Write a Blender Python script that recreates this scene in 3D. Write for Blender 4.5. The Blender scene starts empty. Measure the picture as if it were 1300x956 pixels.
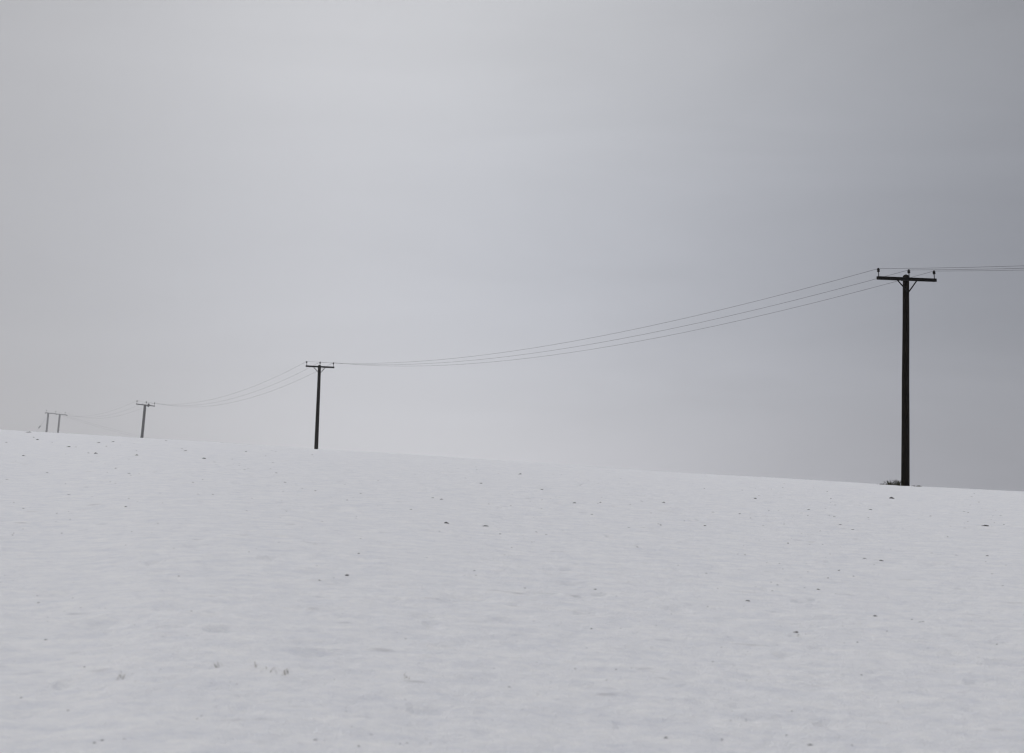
import bpy, math, random
import numpy as np
from mathutils import Vector, Matrix

random.seed(7)
rng = np.random.default_rng(11)
scene = bpy.context.scene
col = scene.collection

# ------------------------------------------------------------------ camera
F = 1806.0                       # 50 mm lens on a 36 mm sensor, in photo pixels
CX, CY = 650.0, 433.5            # principal point of the photograph
HOR = 630.0                      # eye level
TH = math.atan((HOR - CY) / F)   # the camera looks a little uphill
EYE = 1.6
cam_d = bpy.data.cameras.new('camera')
cam = bpy.data.objects.new('camera', cam_d)
col.objects.link(cam)
cam.location = (0, 0, EYE)
cam.rotation_euler = (math.pi / 2 + TH, 0, 0)
cam_d.sensor_width = 36.0
cam_d.lens = 36.0 * F / 1300.0
cam_d.shift_y = -(478.0 - CY) / 1300.0
cam_d.clip_start = 0.1
cam_d.clip_end = 9000
cam_d.dof.use_dof = True
cam_d.dof.focus_distance = 48.0
cam_d.dof.aperture_fstop = 3.5
scene.camera = cam


def ray(px, py):
    a, b = (px - CX) / F, (CY - py) / F
    return Vector((a, math.cos(TH) - b * math.sin(TH), math.sin(TH) + b * math.cos(TH)))


def at(px, py, Y):
    """world point seen in direction px, py whose distance along the ground axis is Y"""
    d = ray(px, py)
    return Vector((0, 0, EYE)) + d * (Y / d.y)


def proj(p):
    x, y, z = p[0], p[1], p[2] - EYE
    dz = y * math.cos(TH) + z * math.sin(TH)
    up = -y * math.sin(TH) + z * math.cos(TH)
    return CX + F * x / dz, CY - F * up / dz


# ------------------------------------------------------------------ terrain
def smooth(t):
    t = np.clip(t, 0, 1)
    return t * t * (3 - 2 * t)


CREST_X = np.array([-80, 0, 60, 180, 300, 402, 500, 600, 700, 800, 900, 1000, 1148, 1230, 1300, 1400], float)
CREST_Y = np.array([547, 550.5, 553, 559, 565.5, 571.5, 577, 583.5, 590, 596, 602.5, 608.5, 618, 622, 625.5, 628], float)
CREST_D = np.array([84, 84, 83, 62, 58, 56, 55, 54.5, 54, 54, 54, 54, 54, 54, 54, 54], float)
AZ = np.arctan((CREST_X - CX) / F / math.cos(TH) * 1.0)
EL = (HOR - CREST_Y) / F


def terrain_base(x, y):
    x = np.asarray(x, float)
    y = np.asarray(y, float)
    r = np.sqrt(x * x + y * y)
    az = np.arctan2(x, y)
    e = np.interp(az, AZ, EL)
    D = np.interp(az, AZ, CREST_D)
    w = smooth((np.abs(az) - 0.45) / 1.2)             # level out to the sides and behind
    e = e * (1 - w) + 0.010 * w
    D = D * (1 - w) + 60 * w
    t = r / D
    drop = np.where(t < 3.0, (t - 1) ** 2, 4 + 4 * (1 - np.exp(-(t - 3.0))))
    rr = np.where(r < 240, r, 240 + 60 * (1 - np.exp(-(r - 240) / 60)))
    return EYE + e * rr - EYE * drop


def smooth_profile():
    global AZ, EL, CREST_D
    a = np.linspace(AZ[0], AZ[-1], 400)
    e = np.interp(a, AZ, EL)
    d = np.interp(a, AZ, CREST_D)
    k = np.hanning(61)
    k /= k.sum()
    pe = np.pad(e, 30, mode='reflect', reflect_type='odd')
    pd = np.pad(d, 30, mode='reflect', reflect_type='odd')
    AZ, EL, CREST_D = a, np.convolve(pe, k, 'valid'), np.convolve(pd, k, 'valid')


smooth_profile()

_perm = rng.random((512, 512))


def vnoise(x, y):
    xi, yi = np.floor(x).astype(int), np.floor(y).astype(int)
    fx, fy = x - xi, y - yi
    fx, fy = fx * fx * (3 - 2 * fx), fy * fy * (3 - 2 * fy)
    g = lambda i, j: _perm[i % 512, j % 512]
    a = g(xi, yi) * (1 - fx) + g(xi + 1, yi) * fx
    b = g(xi, yi + 1) * (1 - fx) + g(xi + 1, yi + 1) * fx
    return (a * (1 - fy) + b * fy) * 2 - 1


def fbm(x, y, n=4):
    s, a = 0, 1
    for i in range(n):
        s = s + a * vnoise(x + 31.7 * i, y + 11.3 * i)
        x, y, a = x * 2.07, y * 2.07, a * 0.5
    return s


def relief(x, y):
    r = np.sqrt(x * x + y * y)
    near = 1 - smooth((r - 120) / 120)
    u = x * 0.97 + y * 0.24
    v = -x * 0.24 + y * 0.97
    big = 0.022 * fbm(u / 9.0, v / 7.0, 2) * smooth(r / 12)
    mid = 0.003 * fbm(u / 0.9, v / 0.7, 2)
    fine = 0.0085 * fbm(u / 0.17, v / 0.11, 2)
    # small wind-scooped pits
    pit = np.clip(fbm(u / 0.42 + 7, v / 0.30 + 3, 2) - 0.98, 0, 0.35) * 0.16
    return (big + mid + fine - pit) * near


DENTS = []      # x, y, radius across, radius along, depth


def dents(x, y):
    z = np.zeros_like(x)
    for cx, cy, a, b, d, s in DENTS:
        m = (np.abs(x - cx) < 4 * a) & (np.abs(y - cy) < 4 * a)
        if not m.any():
            continue
        dx, dy = x[m] - cx, y[m] - cy
        u = dx * math.cos(s) + dy * math.sin(s)
        v = -dx * math.sin(s) + dy * math.cos(s)
        q = (u / a) ** 2 + (v / b) ** 2
        q2 = (u / a) ** 2 + ((v + 1.3 * b) / b) ** 2
        z[m] += -d * np.exp(-q) + 0.35 * d * np.exp(-q2)
    return z


def ground_z(x, y):
    x = np.atleast_1d(np.asarray(x, float))
    y = np.atleast_1d(np.asarray(y, float))
    return terrain_base(x, y) + relief(x, y) + dents(x, y)


def gz(x, y):
    return float(ground_z(x, y)[0])


def on_ground(px, py):
    """first point of the hillside in direction px, py"""
    d = ray(px, py)
    n = d / math.hypot(d.x, d.y)
    r = np.arange(4.0, 100.0, 0.02)
    x, y, z = n.x * r, n.y * r, EYE + n.z * r
    h = terrain_base(x, y)
    below = np.nonzero(z <= h)[0]
    i = below[0] if len(below) else int(np.argmin(z - h))
    return float(x[i]), float(y[i]), float(r[i])


# ------------------------------------------------------------------ materials
def new_mat(name):
    m = bpy.data.materials.new(name)
    m.use_nodes = True
    nt = m.node_tree
    return m, nt, nt.nodes['Principled BSDF']


def noisy(name, c1, c2, rough, scale, stretch=(1, 1, 1), bump=0.0, spec=0.12, metallic=0.0):
    m, nt, b = new_mat(name)
    tc = nt.nodes.new('ShaderNodeTexCoord')
    mp = nt.nodes.new('ShaderNodeMapping')
    mp.inputs['Scale'].default_value = stretch
    nz = nt.nodes.new('ShaderNodeTexNoise')
    nz.inputs['Scale'].default_value = scale
    nz.inputs['Detail'].default_value = 6
    rp = nt.nodes.new('ShaderNodeValToRGB')
    rp.color_ramp.elements[0].position = 0.35
    rp.color_ramp.elements[1].position = 0.68
    rp.color_ramp.elements[0].color = (*c1, 1)
    rp.color_ramp.elements[1].color = (*c2, 1)
    nt.links.new(tc.outputs['Object'], mp.inputs['Vector'])
    nt.links.new(mp.outputs[0], nz.inputs['Vector'])
    nt.links.new(nz.outputs['Fac'], rp.inputs['Fac'])
    nt.links.new(rp.outputs[0], b.inputs['Base Color'])
    b.inputs['Roughness'].default_value = rough
    b.inputs['Specular IOR Level'].default_value = spec
    b.inputs['Metallic'].default_value = metallic
    if bump:
        bp = nt.nodes.new('ShaderNodeBump')
        bp.inputs['Distance'].default_value = bump
        nt.links.new(nz.outputs['Fac'], bp.inputs['Height'])
        nt.links.new(bp.outputs[0], b.inputs['Normal'])
    return m


M_WOOD = noisy('creosoted_wood', (0.0015, 0.0012, 0.001), (0.013, 0.009, 0.005), 0.9, 9, (6, 6, 0.5), 0.01)
M_ARM = noisy('dark_crossarm', (0.002, 0.002, 0.002), (0.008, 0.007, 0.006), 0.85, 8, (1, 4, 4), 0.005)
M_STEEL = noisy('galvanised_steel', (0.05, 0.05, 0.055), (0.12, 0.12, 0.12), 0.6, 20, metallic=0.4)
M_DARKSTEEL = noisy('weathered_steel', (0.005, 0.005, 0.005), (0.012, 0.011, 0.010), 0.7, 20, metallic=0.3)
M_GLAZE = noisy('brown_porcelain', (0.003, 0.0025, 0.0025), (0.010, 0.007, 0.006), 0.5, 12)
M_WIRE = noisy('conductor', (0.10, 0.10, 0.105), (0.15, 0.15, 0.155), 0.75, 6)
M_SOIL = noisy('soil', (0.04, 0.036, 0.036), (0.14, 0.13, 0.125), 0.95, 25, bump=0.01)
M_CRUMB = noisy('frosted_soil', (0.10, 0.095, 0.10), (0.36, 0.355, 0.36), 0.95, 9)
M_STRAW = noisy('stubble', (0.24, 0.22, 0.20), (0.45, 0.42, 0.37), 0.9, 14)
M_GRASS = noisy('winter_grass', (0.010, 0.014, 0.004), (0.055, 0.050, 0.016), 0.85, 18)


def snow_material():
    m, nt, b = new_mat('snow')
    L = nt.links.new
    tc = nt.nodes.new('ShaderNodeTexCoord')

    def noise(scale, stretch, detail=4, rot=0.24):
        mp = nt.nodes.new('ShaderNodeMapping')
        mp.inputs['Scale'].default_value = stretch
        mp.inputs['Rotation'].default_value = (0, 0, rot)
        n = nt.nodes.new('ShaderNodeTexNoise')
        n.inputs['Scale'].default_value = scale
        n.inputs['Detail'].default_value = detail
        L(tc.outputs['Object'], mp.inputs['Vector'])
        L(mp.outputs[0], n.inputs['Vector'])
        return n

    crust = noise(6.5, (0.5, 1.0, 1.0), 8)
    crust.inputs['Roughness'].default_value = 0.72
    rp = nt.nodes.new('ShaderNodeValToRGB')
    rp.color_ramp.elements[0].position = 0.34
    rp.color_ramp.elements[0].color = (0.79, 0.80, 0.835, 1)
    rp.color_ramp.elements[1].position = 0.62
    rp.color_ramp.elements[1].color = (0.90, 0.90, 0.905, 1)
    L(crust.outputs['Fac'], rp.inputs['Fac'])
    # thin places where a little of the earth shows through
    thin = noise(5.5, (0.55, 1.0, 1.0), 3)
    rt = nt.nodes.new('ShaderNodeValToRGB')
    rt.color_ramp.elements[0].position = 0.20
    rt.color_ramp.elements[0].color = (0.45, 0.45, 0.45, 1)
    rt.color_ramp.elements[1].position = 0.335
    rt.color_ramp.elements[1].color = (0, 0, 0, 1)
    L(thin.outputs['Fac'], rt.inputs['Fac'])
    mx = nt.nodes.new('ShaderNodeMixRGB')
    mx.inputs['Color2'].default_value = (0.33, 0.32, 0.33, 1)
    L(rt.outputs[0], mx.inputs['Fac'])
    L(rp.outputs[0], mx.inputs['Color1'])
    grain = noise(34, (0.55, 1.0, 1.0), 5)
    rg = nt.nodes.new('ShaderNodeValToRGB')
    rg.color_ramp.elements[0].position = 0.30
    rg.color_ramp.elements[0].color = (0.925, 0.93, 0.955, 1)
    rg.color_ramp.elements[1].position = 0.55
    rg.color_ramp.elements[1].color = (1, 1, 1, 1)
    L(grain.outputs['Fac'], rg.inputs['Fac'])
    mg = nt.nodes.new('ShaderNodeMixRGB')
    mg.blend_type = 'MULTIPLY'
    mg.inputs['Fac'].default_value = 1.0
    L(mx.outputs[0], mg.inputs['Color1'])
    L(rg.outputs[0], mg.inputs['Color2'])
    L(mg.outputs[0], b.inputs['Base Color'])
    b.inputs['Roughness'].default_value = 0.75
    b.inputs['Specular IOR Level'].default_value = 0.25
    f1 = noise(26, (0.6, 1, 1), 4)
    f2 = noise(110, (1, 1, 1), 3)
    ad = nt.nodes.new('ShaderNodeMath')
    ad.operation = 'MULTIPLY_ADD'
    ad.inputs[1].default_value = 0.8
    L(f2.outputs['Fac'], ad.inputs[0])
    L(f1.outputs['Fac'], ad.inputs[2])
    bp = nt.nodes.new('ShaderNodeBump')
    bp.inputs['Strength'].default_value = 0.8
    bp.inputs['Distance'].default_value = 0.03
    L(ad.outputs[0], bp.inputs['Height'])
    L(bp.outputs[0], b.inputs['Normal'])
    return m


M_SNOW = snow_material()


# ------------------------------------------------------------------ helpers
def link_mesh(name, verts, faces, mat, parent=None, smooth_shade=True):
    me = bpy.data.meshes.new(name)
    me.from_pydata([tuple(v) for v in verts], [], faces)
    me.validate()
    me.materials.append(mat)
    if smooth_shade:
        me.polygons.foreach_set('use_smooth', [True] * len(me.polygons))
    o = bpy.data.objects.new(name, me)
    col.objects.link(o)
    if parent:
        o.parent = parent
    return o


def tag(o, label=None, cat=None, group=None, kind=None):
    if label:
        o['label'] = label
    if cat:
        o['category'] = cat
    if group:
        o['group'] = group
    if kind:
        o['kind'] = kind
    return o


def empty(name, loc):
    o = bpy.data.objects.new(name, None)
    o.empty_display_size = 0.3
    col.objects.link(o)
    o.location = loc
    return o


class MB:
    def __init__(self):
        self.v, self.f = [], []

    def tube(self, pts, radii, n=16, caps=True, wob=0.0):
        pts = [Vector(p) for p in pts]
        base = len(self.v)
        for i, p in enumerate(pts):
            t = (pts[min(i + 1, len(pts) - 1)] - pts[max(i - 1, 0)]).normalized()
            up = Vector((0, 0, 1)) if abs(t.z) < 0.9 else Vector((0, 1, 0))
            a = t.cross(up).normalized()
            b = a.cross(t)
            r = radii[i] if hasattr(radii, '__len__') else radii
            for k in range(n):
                an = 2 * math.pi * k / n
                rr = r * (1 + wob * math.sin(3 * an + 1.3 * p.z) + wob * 0.6 * math.sin(5 * an - 2.1 * p.z))
                self.v.append(p + (a * math.cos(an) + b * math.sin(an)) * rr)
        for i in range(len(pts) - 1):
            for k in range(n):
                k2 = (k + 1) % n
                self.f.append((base + i * n + k, base + i * n + k2, base + (i + 1) * n + k2, base + (i + 1) * n + k))
        if caps:
            self.f.append(tuple(base + k for k in range(n))[::-1])
            self.f.append(tuple(base + (len(pts) - 1) * n + k for k in range(n)))
        return self

    def beam(self, p, q, w, h, up=Vector((0, 0, 1)), bev=0.0):
        p, q = Vector(p), Vector(q)
        t = (q - p).normalized()
        s = t.cross(up).normalized()
        u = s.cross(t).normalized()
        prof = []
        hw, hh = w / 2, h / 2
        if bev:
            for sx, sz, f in ((1, -1, 0), (1, 1, 1), (-1, 1, 0), (-1, -1, 1)):
                c1 = (sx * (hw - bev), sz * hh)
                c2 = (sx * hw, sz * (hh - bev))
                prof += [c2, c1] if f else [c1, c2]
        else:
            prof = [(hw, -hh), (hw, hh), (-hw, hh), (-hw, -hh)]
        base, n = len(self.v), len(prof)
        for c in (p, q):
            for a, b in prof:
                self.v.append(c + s * a + u * b)
        for k in range(n):
            k2 = (k + 1) % n
            self.f.append((base + k, base + k2, base + n + k2, base + n + k))
        self.f.append(tuple(base + k for k in range(n))[::-1])
        self.f.append(tuple(base + n + k for k in range(n)))
        return self

    def build(self, name, mat, parent=None, smooth_shade=True, origin=None):
        if origin is None and parent is not None:
            origin = parent.matrix_basis.translation
            pp = parent
            while pp.parent:
                pp = pp.parent
                origin = origin + pp.matrix_basis.translation
        v = [q - origin for q in self.v] if origin is not None else self.v
        return link_mesh(name, v, self.f, mat, parent, smooth_shade)


def insulator(root, foot, axis, pin_h, size):
    """pin insulator: steel pin with a shed-ringed porcelain head; returns the wire groove"""
    axis = axis.normalized()
    head0 = foot + axis * pin_h
    prof = [(0, .30), (.02, .52), (.10, .85), (.22, .98), (.30, .80), (.40, .62), (.48, .92), (.58, 1.0), (.68, .72),
            (.76, .52), (.84, .48), (.90, .62), (.96, .58), (1.0, .30)]
    H = size * 1.25
    m = MB().tube([head0 + axis * (a * H) for a, _ in prof], [r * size / 2 for _, r in prof], 18)
    ins = m.build('insulator', M_GLAZE, root)
    MB().tube([foot - axis * 0.02, head0 + axis * 0.05], 0.018, 8).build('pin', M_STEEL, ins)
    return head0 + axis * (H * 0.84)


LINE = Vector((-0.46, 0.888, 0)).normalized()     # the way the line runs over the hill
PERP = Vector((0.888, 0.46, 0)).normalized()


def arm_point(c, px, py):
    """where the crossarm, square to the line through c, crosses direction px; height from py"""
    d = ray(px, py)
    # solve (c + s*PERP).xy parallel to d.xy
    s = (d.x * c.y - d.y * c.x) / (PERP.x * d.y - PERP.y * d.x)
    Y = c.y + s * PERP.y
    return at(px, py, Y)


def utility_pole(Y, top, base, armL, armR, posts_extra=None, r_top=0.11, r_base=0.145, label='', group=None,
                 brace=True, mid=0.13, pin=0.15, ins=0.115, arm_h=0.115, sweep=0.0):
    pT, pB = at(*top, Y), at(*base, Y)
    ax = (pT - pB).normalized()
    g = gz(pB.x, pB.y)
    k = (g - pB.z) / ax.z
    foot = pB + ax * k
    root = empty('utility_pole', foot)
    tag(root, label, 'utility pole', group)
    L = (pT - foot).length

    def post(f, t):
        a = (t - f).normalized()
        LL = (t - f).length
        zs = [-0.5] + [LL * i / 16 for i in range(17)]
        pts = [f + a * z + Vector((math.sin(z * 0.9) * sweep, 0, 0)) for z in zs]
        rr = [r_base + (r_top - r_base) * max(z, 0) / LL for z in zs]
        pts += [t + a * 0.03, t + a * 0.055]
        rr += [r_top * 0.72, r_top * 0.25]
        p = MB().tube(pts, rr, 22, wob=0.018).build('post', M_WOOD, root)
        return a, p
    tops = []
    ax, _ = post(foot, pT)
    tops.append((pT, ax))
    if posts_extra:
        t2, b2 = at(*posts_extra[0], posts_extra[2]), at(*posts_extra[1], posts_extra[2])
        a2 = (t2 - b2).normalized()
        g2 = gz(b2.x, b2.y)
        f2 = b2 + a2 * ((g2 - b2.z) / a2.z)
        post(f2, t2)
        tops.append((t2, a2))
    c = pT - ax * 0.13 - LINE * (r_top + 0.055)
    eL, eR = arm_point(c, *armL), arm_point(c, *armR)
    ad = (eR - eL).normalized()
    print('arm length', round((eR - eL).length, 2), 'height', round(L, 2), 'at', tuple(round(v, 1) for v in foot))
    up = ad.cross(LINE).normalized()
    up = up if up.z > 0 else -up
    MB().beam(eL, eR, 0.10, arm_h, bev=0.008).build('crossarm', M_ARM, root, False)
    # through bolt and plate
    for tp, a in tops:
        mb = MB()
        q = tp - a * 0.13
        s = (q - eL).dot(ad)
        cc = eL + ad * s
        mb.tube([cc - LINE * 0.085, cc + LINE * 0.40], 0.014, 8)
        mb.build('bolt', M_DARKSTEEL, root, False)
    if brace:
        tp, a = tops[0]
        q = tp - a * 0.60 - LINE * (r_top + 0.012)
        sc = (tp - a * 0.13 - eL).dot(ad)
        for sgn in (-1.25, 1):
            e = eL + ad * (sc + sgn * 0.40) - up * (arm_h / 2 - 0.02) + LINE * 0.06
            MB().beam(q, e, 0.012, 0.045, up=up).build('brace', M_DARKSTEEL, root, False)
    W = []
    tot = (eR - eL).length
    sc = (pT - eL).dot(ad) if not posts_extra else tot * 0.47
    for s in (0.06, sc + mid, tot - 0.06 if not posts_extra else tot - 0.25):
        W.append(insulator(root, eL + ad * s + up * arm_h / 2, up, pin, ins))
    return root, W, eL, eR, ad, up, tops


G = 'wooden poles of the overhead line'
P1 = utility_pole(49.8, (1150.2, 350.5), (1149.3, 618), (1114, 352.8), (1188, 355.8), mid=-0.01,
                  label='nearest and tallest wooden utility pole, standing beside tufts of grass on the right', group=G)
P2 = utility_pole(103, (405.7, 464.2), (401.4, 570), (388.3, 464.8), (424.2, 466.5), mid=-0.02, pin=0.17, r_base=0.15,
                  label='second wooden utility pole, leaning slightly, rising from the snow crest left of centre', group=G)
P3 = utility_pole(154, (184.3, 514.0), (180.3, 554), (172.8, 512.9), (196.5, 515.7), mid=0.05, pin=0.20, ins=0.13, brace=False, r_top=0.14, r_base=0.17,
                  label='short looking single pole between the twin legged pole and the second pole', group=G, arm_h=0.10)
P4 = utility_pole(212, (61.3, 524.6), (58.9, 549.4), (58.0, 524.0), (84.5, 526.9),
                  posts_extra=((75.9, 525.8), (73.5, 549.8), 216.0), mid=0.0, pin=0.22, ins=0.13, brace=False, r_top=0.14, r_base=0.15,
                  label='farthest pole, with two posts under one crossarm, pale in the haze', group=G)

# fuse box on the third pole's arm
root, W, eL, eR, ad, up, tops = P3
c = eL + ad * ((eR - eL).length * 0.645) - LINE * 0.14
m = MB().tube([c - up * 0.17, c - up * 0.14, c + up * 0.16, c + up * 0.2], [0.05, 0.11, 0.11, 0.05], 14)
m.build('surge_arrester', M_GLAZE, root)
MB().beam(c + LINE * 0.03, c + LINE * 0.16, 0.06, 0.05).build('bracket', M_DARKSTEEL, root, False)

# strain insulators on the double pole
root, W4, eL4, eR4, ad4, up4, tops4 = P4
for s, off in ((-0.02, 0.0), (0.5, 0.0), (1.0, 0.02)):
    a = eL4 + ad4 * ((eR4 - eL4).length * s) - LINE * 0.08
    pts = [a - LINE * (0.06 * i) - up4 * (0.02 * i) for i in range(7)]
    MB().tube(pts, [0.03, 0.085, 0.05, 0.085, 0.05, 0.085, 0.03], 12).build('strain_insulator', M_GLAZE, root)


# ------------------------------------------------------------------ wires
def sag_pts(a, b, s, n=28):
    return [a.lerp(b, i / n) - Vector((0, 0, 4 * s * (i / n) * (1 - i / n))) for i in range(n + 1)]


def wire(name, spans, r, label, group, cat='power line wire', mat=None):
    pts = []
    for a, b, s in spans:
        q = sag_pts(a, b, s)
        pts += q if not pts else q[1:]
    o = pts[0]
    mb = MB().tube(pts, r, 6)
    ob = mb.build(name, mat or M_WIRE, None, True, origin=o)
    ob.location = o
    return tag(ob, label, cat, group)


names = ['thin overhead wire held by the left insulator of every pole',
         'thin overhead wire held by the middle insulator of every pole',
         'thin overhead wire held by the right insulator of every pole']
for i in range(3):
    p0 = P1[1][i] - LINE * 60 + Vector((0, 0, -2.6))       # the pole before this one stands out of frame
    a1, a2, a3, a4 = P1[1][i], P2[1][i], P3[1][i], P4[1][i]
    wire('overhead_wire', [(p0, a1, 1.45), (a1, a2, (1.22, 1.30, 1.38)[i]), (a2, a3, 1.45 + .05 * i), (a3, a4, 1.3)], 0.0062, names[i],
         'conductors of the overhead line')

# stay wire down to the left of the double pole, with its insulator
s0 = tops4[0][0] - Vector((0, 0, 0.35))
e0 = at(36, 550, 206)
far = s0 + (e0 - s0) * 1.6
far.z = gz(far.x, far.y)
st = empty('stay_wire', far)
tag(st, 'stay wire with an insulator, slanting down left from the twin legged pole', 'stay wire')
MB().tube([s0, far], 0.011, 6).build('cable', M_WIRE, st)
d = (at(50.3, 537.5, 209) - s0)
dd = (far - s0).normalized()
c = s0 + dd * d.dot(dd)
MB().tube([c - dd * .32, c - dd * .28, c - dd * .05, c, c + dd * .05, c + dd * .28, c + dd * .32],
          [.04, .10, .10, .05, .10, .10, .04], 10).build('insulator', M_WIRE, st)
# branch wires dropping to the right behind the hill
for k in range(2):
    a = (eR4 - ad4 * (0.05 + 0.9 * k)) - Vector((0, 0, 0.1))
    b = at(178 - 3 * k, 551.5 + 0.6 * k, 203)
    b2 = a + (b - a) * 1.5
    wire('branch_wire', [(a, b2, 0.25 + .1 * k)], 0.008,
         ['upper of two faint wires dropping to the right from the twin legged pole',
          'lower of two faint wires dropping to the right from the twin legged pole'][k],
         'branch wires of the farthest pole')

# ------------------------------------------------------------------ hollows in the snow
for px, py, w in [(188, 662, .16), (241, 695, .12), (65, 755, .14), (123, 794, .16), (417, 645, .22), (398, 727, .13),
                  (421, 741, .12), (429, 776, .12), (402, 829, .14), (790, 729, .13), (595, 760, .17), (735, 758, .09),
                  (649, 789, .12), (574, 766, .10), (1250, 668, .20), (1203, 716, .20), (1272, 789, .12), (1053, 786, .11),
                  (1181, 816, .13), (1287, 843, .13), (300, 757, .10), (1134, 759, .12), (1264, 817, .10), (430, 830, .10)]:
    x, y, r = on_ground(px, py)
    DENTS.append((x, y, w, w * 0.9, w * 0.30, random.uniform(-0.35, -0.1)))
for _ in range(520):
    px, py = random.uniform(-60, 1360), random.uniform(640, 950)
    x, y, r = on_ground(px, py)
    w = random.uniform(0.03, 0.085) * (0.6 + r / 40)
    DENTS.append((x, y, w, w * random.uniform(.35, .8), w * random.uniform(.10, .36), random.uniform(-0.5, 0.2)))

# ------------------------------------------------------------------ snow field
az_view = np.radians(np.arange(-25, 25.001, 0.06))
az_rest = np.radians(np.concatenate([np.arange(27, 333, 4.0)]))
az = np.concatenate([az_view, az_rest])
rs = [0.0, 1.0, 2.58, 3.0]
r = 4.0
while r < 7:
    rs.append(r); r *= 1.012
while r < 70:
    rs.append(r); r *= 1.0065
while r < 130:
    rs.append(r); r *= 1.012
while r < 8000:
    rs.append(r); r *= 1.07
rs = np.array(rs[1:])
A, R_ = np.meshgrid(az, rs)
X, Yg = R_ * np.sin(A), R_ * np.cos(A)
Z = ground_z(X.ravel(), Yg.ravel()).reshape(X.shape)
na, nr = len(az), len(rs)
verts = np.concatenate([np.stack([X.ravel(), Yg.ravel(), Z.ravel()], 1), [[0, 0, gz(0.01, 0.01)]]])
I, J = np.meshgrid(np.arange(nr - 1), np.arange(na), indexing='ij')
J2 = (J + 1) % na
quads = np.stack([I * na + J, I * na + J2, (I + 1) * na + J2, (I + 1) * na + J], -1).reshape(-1, 4)[:, ::-1]
J = np.arange(na)
tris = np.stack([np.full(na, nr * na), (J + 1) % na, J], 1)[:, ::-1]
tris = np.stack([np.full(na, nr * na), (J + 1) % na, J], 1)
me = bpy.data.meshes.new('snow_field')
me.vertices.add(len(verts))
me.vertices.foreach_set('co', verts.ravel())
nl = quads.size + tris.size
me.loops.add(nl)
me.loops.foreach_set('vertex_index', np.concatenate([quads.ravel(), tris.ravel()]).astype(np.int32))
me.polygons.add(len(quads) + len(tris))
starts = np.concatenate([np.arange(len(quads)) * 4, quads.size + np.arange(len(tris)) * 3])
me.polygons.foreach_set('loop_start', starts.astype(np.int32))
me.polygons.foreach_set('use_smooth', [True] * (len(quads) + len(tris)))
me.update(calc_edges=True)
me.validate()
me.materials.append(M_SNOW)
ground = bpy.data.objects.new('snow_field', me)
col.objects.link(ground)
tag(ground, 'white snow covered hillside field rising to a smooth crest', 'ground', kind='structure')


# ------------------------------------------------------------------ clods of earth
def clod_mesh(seed, tall=0.5):
    """a broken lump of soil, half buried, one unit across"""
    rn = random.Random(seed)
    v, f = [], []
    n, m = 11, 7
    ph = [rn.uniform(0, 6.28) for _ in range(8)]
    for i in range(m):
        e = -0.35 + (math.pi / 2 + 0.3) * i / (m - 1)
        for k in range(n):
            a = 2 * math.pi * k / n
            q = 0.5 * (1 + 0.22 * math.sin(2 * a + ph[0]) + 0.16 * math.sin(3 * a + ph[1] + e) + 0.12 * math.sin(5 * a + ph[2])
                       + rn.uniform(-.09, .09))
            v.append((q * math.cos(e) * math.cos(a), q * 0.75 * math.cos(e) * math.sin(a),
                      tall * math.sin(e) * (0.85 + 0.35 * math.sin(a + ph[3]) + rn.uniform(-.08, .08))))
    for i in range(m - 1):
        for k in range(n):
            k2 = (k + 1) % n
            f.append((i * n + k, i * n + k2, (i + 1) * n + k2, (i + 1) * n + k))
    f.append(tuple(range((m - 1) * n, m * n)))
    mm = bpy.data.meshes.new('soil_clod')
    mm.from_pydata(v, [], f)
    mm.materials.append(M_SOIL)
    return mm


CL = [clod_mesh(s, t) for s, t in ((1, .55), (2, .4), (3, .7), (4, .5), (5, .35), (6, .6))]
small = [(87, 566), (96, 567), (8, 561), (83, 578), (112, 576.5), (135, 566), (125, 561.5), (173, 573.5), (30, 580),
         (235, 573.5), (274, 589), (312, 573), (396, 577.5), (400, 622), (160, 643), (206, 638), (160, 693), (227, 733),
         (48, 767), (363, 649), (458, 626), (440, 634), (313, 648), (455, 704), (242, 776), (58, 812), (16, 680),
         (29, 644), (270, 627), (107, 848), (42, 555.5), (34, 549), (37.8, 549), (210, 559.5), (561, 584), (605, 596),
         (610, 614), (549, 632), (561, 634), (687, 622.5), (744, 637), (762, 638), (521, 647), (751, 654), (681, 675),
         (693, 679), (818, 670), (841, 680), (842, 639), (894, 621), (839, 667), (868, 662), (809, 694), (666, 748),
         (755, 749), (787, 797), (751, 798), (801, 849), (730, 850), (782, 851), (898, 771), (1105, 647), (1050, 643),
         (938, 654), (905, 652), (1058, 657), (1274, 666), (1109, 716), (1119, 713), (1253, 706), (1183, 702),
         (1051, 734), (1065, 725), (1016, 732), (1039, 749), (1157, 788), (1172, 791), (1093, 857), (1025, 725),
         (1273, 743), (905, 843), (620, 640), (480, 610), (1000, 690), (350, 600), (140, 610), (60, 600)]
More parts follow.
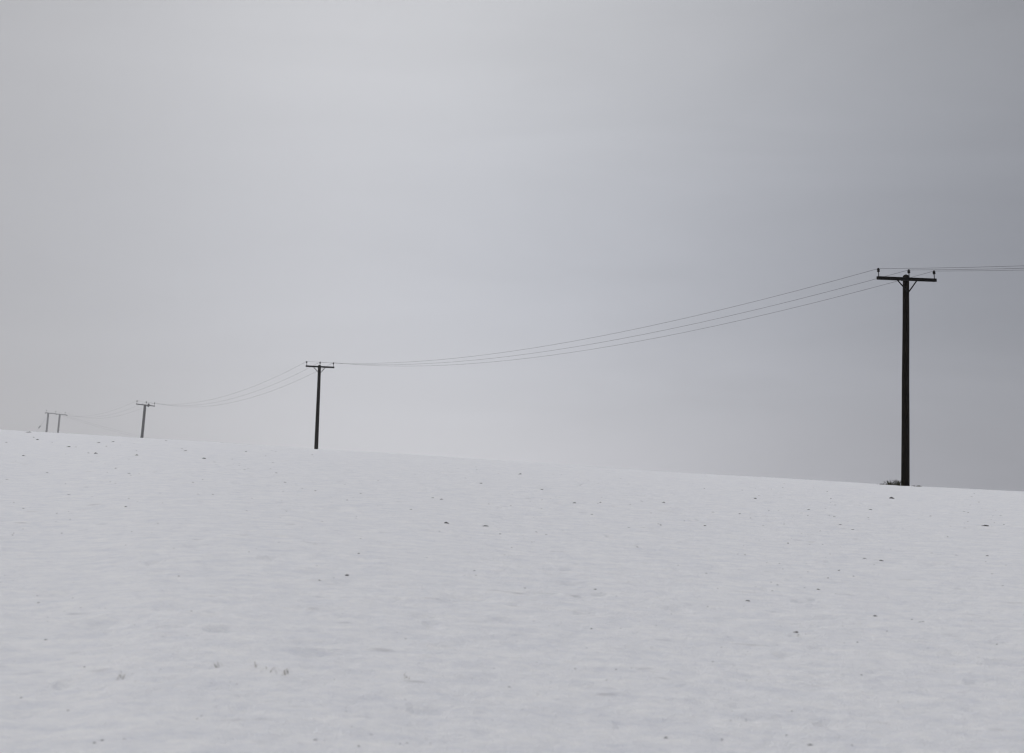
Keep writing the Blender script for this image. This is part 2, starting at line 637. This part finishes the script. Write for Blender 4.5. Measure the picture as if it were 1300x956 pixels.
big = [(47, 558.5, 3.0, 'small dark clod just below the twin legged pole on the far left'),
       (143.5, 560.5, 3.2, 'dark clod left of the third pole, close under the skyline'),
       (122, 577.5, 3.4, 'dark clod in the cluster below and left of the third pole'),
       (173, 579, 3.2, 'dark clod straight below the third pole'),
       (259, 582.5, 4.6, 'long dark clod with a pale edge between the second and third poles'),
       (440, 731.5, 5.5, 'dark clod on open snow below and right of the second pole'),
       (660, 602, 3.4, 'round dark clod near the skyline, midway between the two nearest poles'),
       (729, 639, 4.6, 'flat clod on the slope right of centre, beneath the round skyline clod'),
       (567, 664, 4.2, 'leftmost clod of the slanting row of three in mid field'),
       (615, 667, 6.5, 'widest clod, middle of the slanting row of three in mid field'),
       (635, 677, 3.4, 'lowest right clod of the slanting row of three in mid field'),
       (894, 668, 5.0, 'dark clod alone on the slope well left of the nearest pole'),
       (958, 634, 3.6, 'small dark clod high on the slope left of the nearest pole'),
       (1026, 648, 3.6, 'dark clod below the skyline, left of the nearest pole'),
       (1132, 632, 4.5, 'flat clod directly below the grass at the nearest pole'),
       (948, 764, 5.0, 'dark clod in the lower field, left of the nearest pole'),
       (1111, 783, 4.6, 'dark clod low in the field, straight below the nearest pole'),
       (1010, 805, 7.0, 'broad flat clod low in the right foreground'),
       (790, 730, 7.0, 'thin slanting clod in a bluish hollow of the middle foreground'),
       (595, 760.5, 10.0, 'largest bluish clod in a hollow, centre foreground'),
       (1203, 717, 8.0, 'slanting clod in a hollow at the right of the field'),
       (1250, 669, 6.0, 'slanting clod below the skyline at the far right'),
       (1181, 817, 8.0, 'flat clod in a hollow, low on the right side'),
       (417, 646, 7.0, 'flat clod in a hollow below the second pole')]


def place_clod(px, py, wpx, label, group, i, squash=1.0):
    x, y, r = on_ground(px, py)
    w = wpx * r / F
    o = bpy.data.objects.new('soil_clod', CL[i % len(CL)])
    col.objects.link(o)
    o.location = (x, y, gz(x, y) - 0.05 * w)
    o.rotation_euler = (0, 0, random.uniform(-0.6, 0.3))
    o.scale = (w * 1.25, w, w * squash * 0.85)
    return tag(o, label, 'clod', group)


for i, (px, py) in enumerate(small):
    place_clod(px, py, random.uniform(1.8, 3.6), 'tiny dark clod of earth poking through the snow crust',
               'tiny clods scattered over the field', i, 0.5)
for i, (px, py, w, lab) in enumerate(big):
    place_clod(px, py, w, lab, 'larger clods poking through the snow', i, 0.7 if w < 5 else 0.42)

# crumbs of soil and short stubble nobody could count
mbv, mbf = [], []
for _ in range(2400):
    px = random.uniform(-120, 1420)
    py = 560 + 390 * random.random() ** 1.3
    crest = np.interp(px, CREST_X, CREST_Y)
    if py < crest + 3 or vnoise(np.array([px / 55.0]), np.array([py / 26.0]))[0] < random.uniform(-.5, .45):
        continue
    x, y, r = on_ground(px, py)
    z = gz(x, y)
    s = random.uniform(0.45, 1.15) * r / F
    s = min(max(s, 0.005), 0.03) * (0.6 + 0.8 * random.random())
    k = len(mbv)
    a0 = random.uniform(0, 6.28)
    for j in range(5):
        a = a0 + j * 1.2566
        mbv.append((x + s * 2.3 * math.cos(a) * random.uniform(.6, 1.2), y + s * math.sin(a), z - 0.004))
    mbv.append((x + random.uniform(-.4, .4) * s, y, z + s * random.uniform(.12, .36)))
    for j in range(5):
        mbf.append((k + j, k + (j + 1) % 5, k + 5))
cr = link_mesh('soil_crumbs', mbv, mbf, M_CRUMB, None, False)
tag(cr, 'fine dark crumbs of soil speckled over the snow', 'soil crumbs', kind='stuff')


# ------------------------------------------------------------------ grass
def blades(root_pt, n, spread, h0, h1, lean, mat, name, label, cat, group, seed, depth=None, width=(0.006, 0.012)):
    rn = random.Random(seed)
    v, f = [], []
    for _ in range(n):
        bx = rn.gauss(0, spread / 2)
        by = rn.gauss(0, (depth or spread) / 2)
        bz = gz(root_pt[0] + bx, root_pt[1] + by) - root_pt[2] - 0.01
        h = rn.uniform(h0, h1)
        a = rn.uniform(0, 6.28)
        lx, ly = math.cos(a) * rn.uniform(.1, lean), math.sin(a) * rn.uniform(.1, lean)
        w = rn.uniform(*width)
        wa = rn.uniform(0, 3.14)
        wx, wy = math.cos(wa) * w, math.sin(wa) * w
        k = len(v)
        for t, ww in ((0, 1), (.35, .95), (.7, .65)):
            cx, cy = bx + lx * h * t * t * 1.6, by + ly * h * t * t * 1.6
            cz = bz + h * (t - 0.28 * t * t * lean)
            v += [(cx - wx * ww, cy - wy * ww, cz), (cx + wx * ww, cy + wy * ww, cz)]
        t = 1.0
        v.append((bx + lx * h * 1.7, by + ly * h * 1.7, bz + h * (1 - 0.34 * lean)))
        f += [(k, k + 1, k + 3, k + 2), (k + 2, k + 3, k + 5, k + 4), (k + 4, k + 5, k + 6)]
    o = link_mesh(name, v, f, mat, None, False)
    o.location = root_pt
    return tag(o, label, cat, group)


def gp(px, Y):
    x = at(px, 617, Y).x
    return (x, Y, gz(x, Y))


GG = 'grass tufts around the nearest pole'
blades(gp(1139.5, 49.7), 70, .15, .10, .34, .8, M_GRASS, 'grass_tuft',
       'olive grass tuft touching the left side of the nearest pole', 'grass tuft', GG, 1, .25)
blades(gp(1131, 49.8), 60, .14, .08, .27, .9, M_GRASS, 'grass_tuft',
       'low spiky grass tuft a little left of the nearest pole', 'grass tuft', GG, 2, .25)
blades(gp(1121, 50.1), 40, .15, .03, .09, 1.2, M_GRASS, 'grass_tuft',
       'sparse flattened grass, farthest left of the nearest pole', 'grass tuft', GG, 3, .2)
blades(gp(1164, 49.9), 50, .17, .03, .09, 1.2, M_GRASS, 'grass_tuft',
       'sparse low grass just right of the nearest pole', 'grass tuft', GG, 4, .2)
SG = 'stubble stems in the foreground snow'
for i, (px, py, n, hh, lab) in enumerate([
        (152, 861, 7, .07, 'darkest clump of stubble stems, low in the left foreground'),
        (278, 848, 5, .06, 'faint stubble clump, leftmost of the row of four in the foreground'),
        (323, 849, 3, .055, 'thin stubble clump, second from left in the foreground row'),
        (336, 853, 3, .055, 'thin stubble clump, third from left in the foreground row'),
        (361, 857, 6, .065, 'tan stubble clump, rightmost of the foreground row'),
        (518, 863, 5, .04, 'low brownish stubble clump near the bottom, left of centre')]):
    x, y, r = on_ground(px, py)
    blades((x, y, gz(x, y)), n, .03, hh * .6, hh, .7, M_STRAW, 'stubble_clump', lab, 'stubble', SG, 20 + i, .05, (.0015, .003))

# ------------------------------------------------------------------ haze
S = 900
hz_v = [(-S, -S, -90), (S, -S, -90), (S, S, -90), (-S, S, -90), (-S, -S, 90), (S, -S, 90), (S, S, 90), (-S, S, 90)]
hz_f = [(3, 2, 1, 0), (4, 5, 6, 7), (0, 1, 5, 4), (1, 2, 6, 5), (2, 3, 7, 6), (3, 0, 4, 7)]
mh = bpy.data.materials.new('haze')
mh.use_nodes = True
nt = mh.node_tree
nt.nodes.clear()
out = nt.nodes.new('ShaderNodeOutputMaterial')
vs = nt.nodes.new('ShaderNodeVolumeScatter')
vs.inputs['Color'].default_value = (0.955, 0.965, 1.0, 1)
tcv = nt.nodes.new('ShaderNodeTexCoord')
spv = nt.nodes.new('ShaderNodeSeparateXYZ')
nt.links.new(tcv.outputs['Object'], spv.inputs[0])


def vrange(axis, a, b, c, d):
    n = nt.nodes.new('ShaderNodeMapRange')
    n.interpolation_type = 'SMOOTHSTEP'
    for k_, v_ in (('From Min', a), ('From Max', b), ('To Min', c), ('To Max', d)):
        n.inputs[k_].default_value = v_
    nt.links.new(spv.outputs[axis], n.inputs['Value'])
    return n.outputs[0]


def vmath(op, a, b):
    n = nt.nodes.new('ShaderNodeMath')
    n.operation = op
    for k_, v_ in enumerate((a, b)):
        if isinstance(v_, float):
            n.inputs[k_].default_value = v_
        else:
            nt.links.new(v_, n.inputs[k_])
    return n.outputs[0]


# thin everywhere, with a mist bank lying in the dip behind the left half of the hill
bank = vmath('MULTIPLY', vmath('MULTIPLY', vrange('Y', 52, 140, 0, 1), vrange('Y', 230, 310, 1, 0)), vrange('X', 8, -35, 0, 1))
nt.links.new(vmath('ADD', vmath('MULTIPLY', bank, 0.0036), 0.00015), vs.inputs['Density'])
nt.links.new(vs.outputs[0], out.inputs['Volume'])
haze = link_mesh('haze', hz_v, hz_f, mh, None, False)
tag(haze, 'thin winter haze hanging over the whole field', 'haze', kind='structure')

# ------------------------------------------------------------------ sky and sun
SUN_EL, SUN_AZ = math.radians(24), math.radians(-52)     # behind the cloud, off to the left
world = bpy.data.worlds.new('World')
scene.world = world
world.use_nodes = True
nt = world.node_tree
nt.nodes.clear()
L = nt.links.new
out = nt.nodes.new('ShaderNodeOutputWorld')
sky = nt.nodes.new('ShaderNodeTexSky')
sky.sky_type = 'NISHITA'
sky.sun_disc = False
sky.sun_elevation = SUN_EL
sky.sun_rotation = SUN_AZ
sky.air_density = 1.0
sky.dust_density = 3.0
bg1 = nt.nodes.new('ShaderNodeBackground')
bg1.inputs['Strength'].default_value = 0.07
L(sky.outputs[0], bg1.inputs['Color'])
tc = nt.nodes.new('ShaderNodeTexCoord')
sep = nt.nodes.new('ShaderNodeSeparateXYZ')
L(tc.outputs['Generated'], sep.inputs[0])


def mrange(src, a, b, c, d, kind='SMOOTHERSTEP'):
    n = nt.nodes.new('ShaderNodeMapRange')
    n.interpolation_type = kind
    n.inputs['From Min'].default_value = a
    n.inputs['From Max'].default_value = b
    n.inputs['To Min'].default_value = c
    n.inputs['To Max'].default_value = d
    L(src, n.inputs['Value'])
    return n.outputs[0]


def mul(a, b):
    n = nt.nodes.new('ShaderNodeMath')
    n.operation = 'MULTIPLY'
    for k, s in enumerate((a, b)):
        if isinstance(s, float):
            n.inputs[k].default_value = s
        else:
            L(s, n.inputs[k])
    return n.outputs[0]


# cloud layer: broad brighter bands and a duller bank to the right
right = mrange(sep.outputs['X'], -0.08, 0.42, 1.0, 0.48, 'SMOOTHSTEP')
left = mrange(sep.outputs['X'], -0.10, -0.40, 1.0, 0.50, 'SMOOTHSTEP')
high = mrange(sep.outputs['Z'], 0.42, 0.85, 1.0, 2.58)
band = mrange(sep.outputs['Z'], 0.10, 0.27, 0.0, 1.0)
mp = nt.nodes.new('ShaderNodeMapping')
mp.inputs['Scale'].default_value = (1.6, 1.6, 9.0)
mp.inputs['Rotation'].default_value = (0, math.radians(12), 0)
L(tc.outputs['Generated'], mp.inputs['Vector'])
n1 = nt.nodes.new('ShaderNodeTexNoise')
n1.inputs['Scale'].default_value = 1.5
n1.inputs['Detail'].default_value = 5
n1.inputs['Roughness'].default_value = 0.55
n1.inputs['Distortion'].default_value = 0.6
L(mp.outputs[0], n1.inputs['Vector'])
wisps = mrange(n1.outputs['Fac'], 0.3, 0.7, 0.95, 1.05, 'LINEAR')
lum = mul(mul(mul(right, left), high), wisps)
rp = nt.nodes.new('ShaderNodeValToRGB')
cr_ = rp.color_ramp
cr_.elements[0].position = 0.0
cr_.elements[0].color = (0.655, 0.658, 0.695, 1)      # haze at the skyline
cr_.elements[1].position = 0.14
cr_.interpolation = 'B_SPLINE'
cr_.elements[1].color = (0.480, 0.497, 0.556, 1)      # bluish grey middle
e = cr_.elements.new(0.31)
e.color = (0.632, 0.638, 0.660, 1)
e = cr_.elements.new(0.6)
e.color = (0.585, 0.585, 0.60, 1)
L(sep.outputs['Z'], rp.inputs['Fac'])
vm = nt.nodes.new('ShaderNodeVectorMath')
vm.operation = 'SCALE'
L(rp.outputs[0], vm.inputs[0])
L(lum, vm.inputs['Scale'])
# the thicker cloud to the right is a little bluer
tint = nt.nodes.new('ShaderNodeCombineXYZ')
L(mrange(sep.outputs['X'], -0.05, 0.38, 1.0, 0.975, 'SMOOTHSTEP'), tint.inputs[0])
L(mrange(sep.outputs['X'], -0.05, 0.38, 1.0, 0.985, 'SMOOTHSTEP'), tint.inputs[1])
L(mrange(sep.outputs['X'], -0.05, 0.38, 1.0, 1.020, 'SMOOTHSTEP'), tint.inputs[2])
vt = nt.nodes.new('ShaderNodeVectorMath')
vt.operation = 'MULTIPLY'
L(vm.outputs[0], vt.inputs[0])
L(tint.outputs[0], vt.inputs[1])
bg2 = nt.nodes.new('ShaderNodeBackground')
L(vt.outputs[0], bg2.inputs['Color'])
bg2.inputs['Strength'].default_value = 1.0
mix = nt.nodes.new('ShaderNodeMixShader')
mix.inputs[0].default_value = 0.93
L(bg1.outputs[0], mix.inputs[1])
L(bg2.outputs[0], mix.inputs[2])
L(mix.outputs[0], out.inputs['Surface'])

sd = bpy.data.lights.new('sun', 'SUN')
sd.energy = 0.8
sd.angle = math.radians(22)
sd.color = (1.0, 0.97, 0.93)
sun = bpy.data.objects.new('sun', sd)
col.objects.link(sun)
dirv = Vector((math.sin(SUN_AZ) * math.cos(SUN_EL), math.cos(SUN_AZ) * math.cos(SUN_EL), math.sin(SUN_EL)))
sun.rotation_euler = dirv.to_track_quat('Z', 'Y').to_euler()

# ------------------------------------------------------------------ render
scene.render.engine = 'CYCLES'
scene.view_settings.view_transform = 'Standard'
scene.view_settings.look = 'None'
scene.view_settings.exposure = 0
scene.view_settings.gamma = 1
scene.cycles.max_bounces = 6
scene.cycles.volume_bounces = 2
scene.cycles.volume_step_rate = 0.2
scene.cycles.volume_max_steps = 128
scene.cycles.use_denoising = True
scene.cycles.filter_width = 1.3

if __name__ == '__main__':
    for i in range(3):
        for nm, s in (('12', sag_pts(P1[1][i], P2[1][i], 1.05, 60)),):
            q = [proj(p) for p in s]
            print(i, [(round(x), round(float(np.interp(x, [a for a, _ in q][::-1], [b for _, b in q][::-1])), 1)) for x in (1000, 911, 650, 500)])
        q = [proj(p) for p in sag_pts(P2[1][i], P3[1][i], 1.25, 60)]
        print('  23', [(x, round(float(np.interp(x, [a for a, _ in q][::-1], [b for _, b in q][::-1])), 1)) for x in (350, 280, 230)])
        print('  ins', [tuple(round(v, 1) for v in proj(P[1][i])) for P in (P1, P2, P3, P4)])
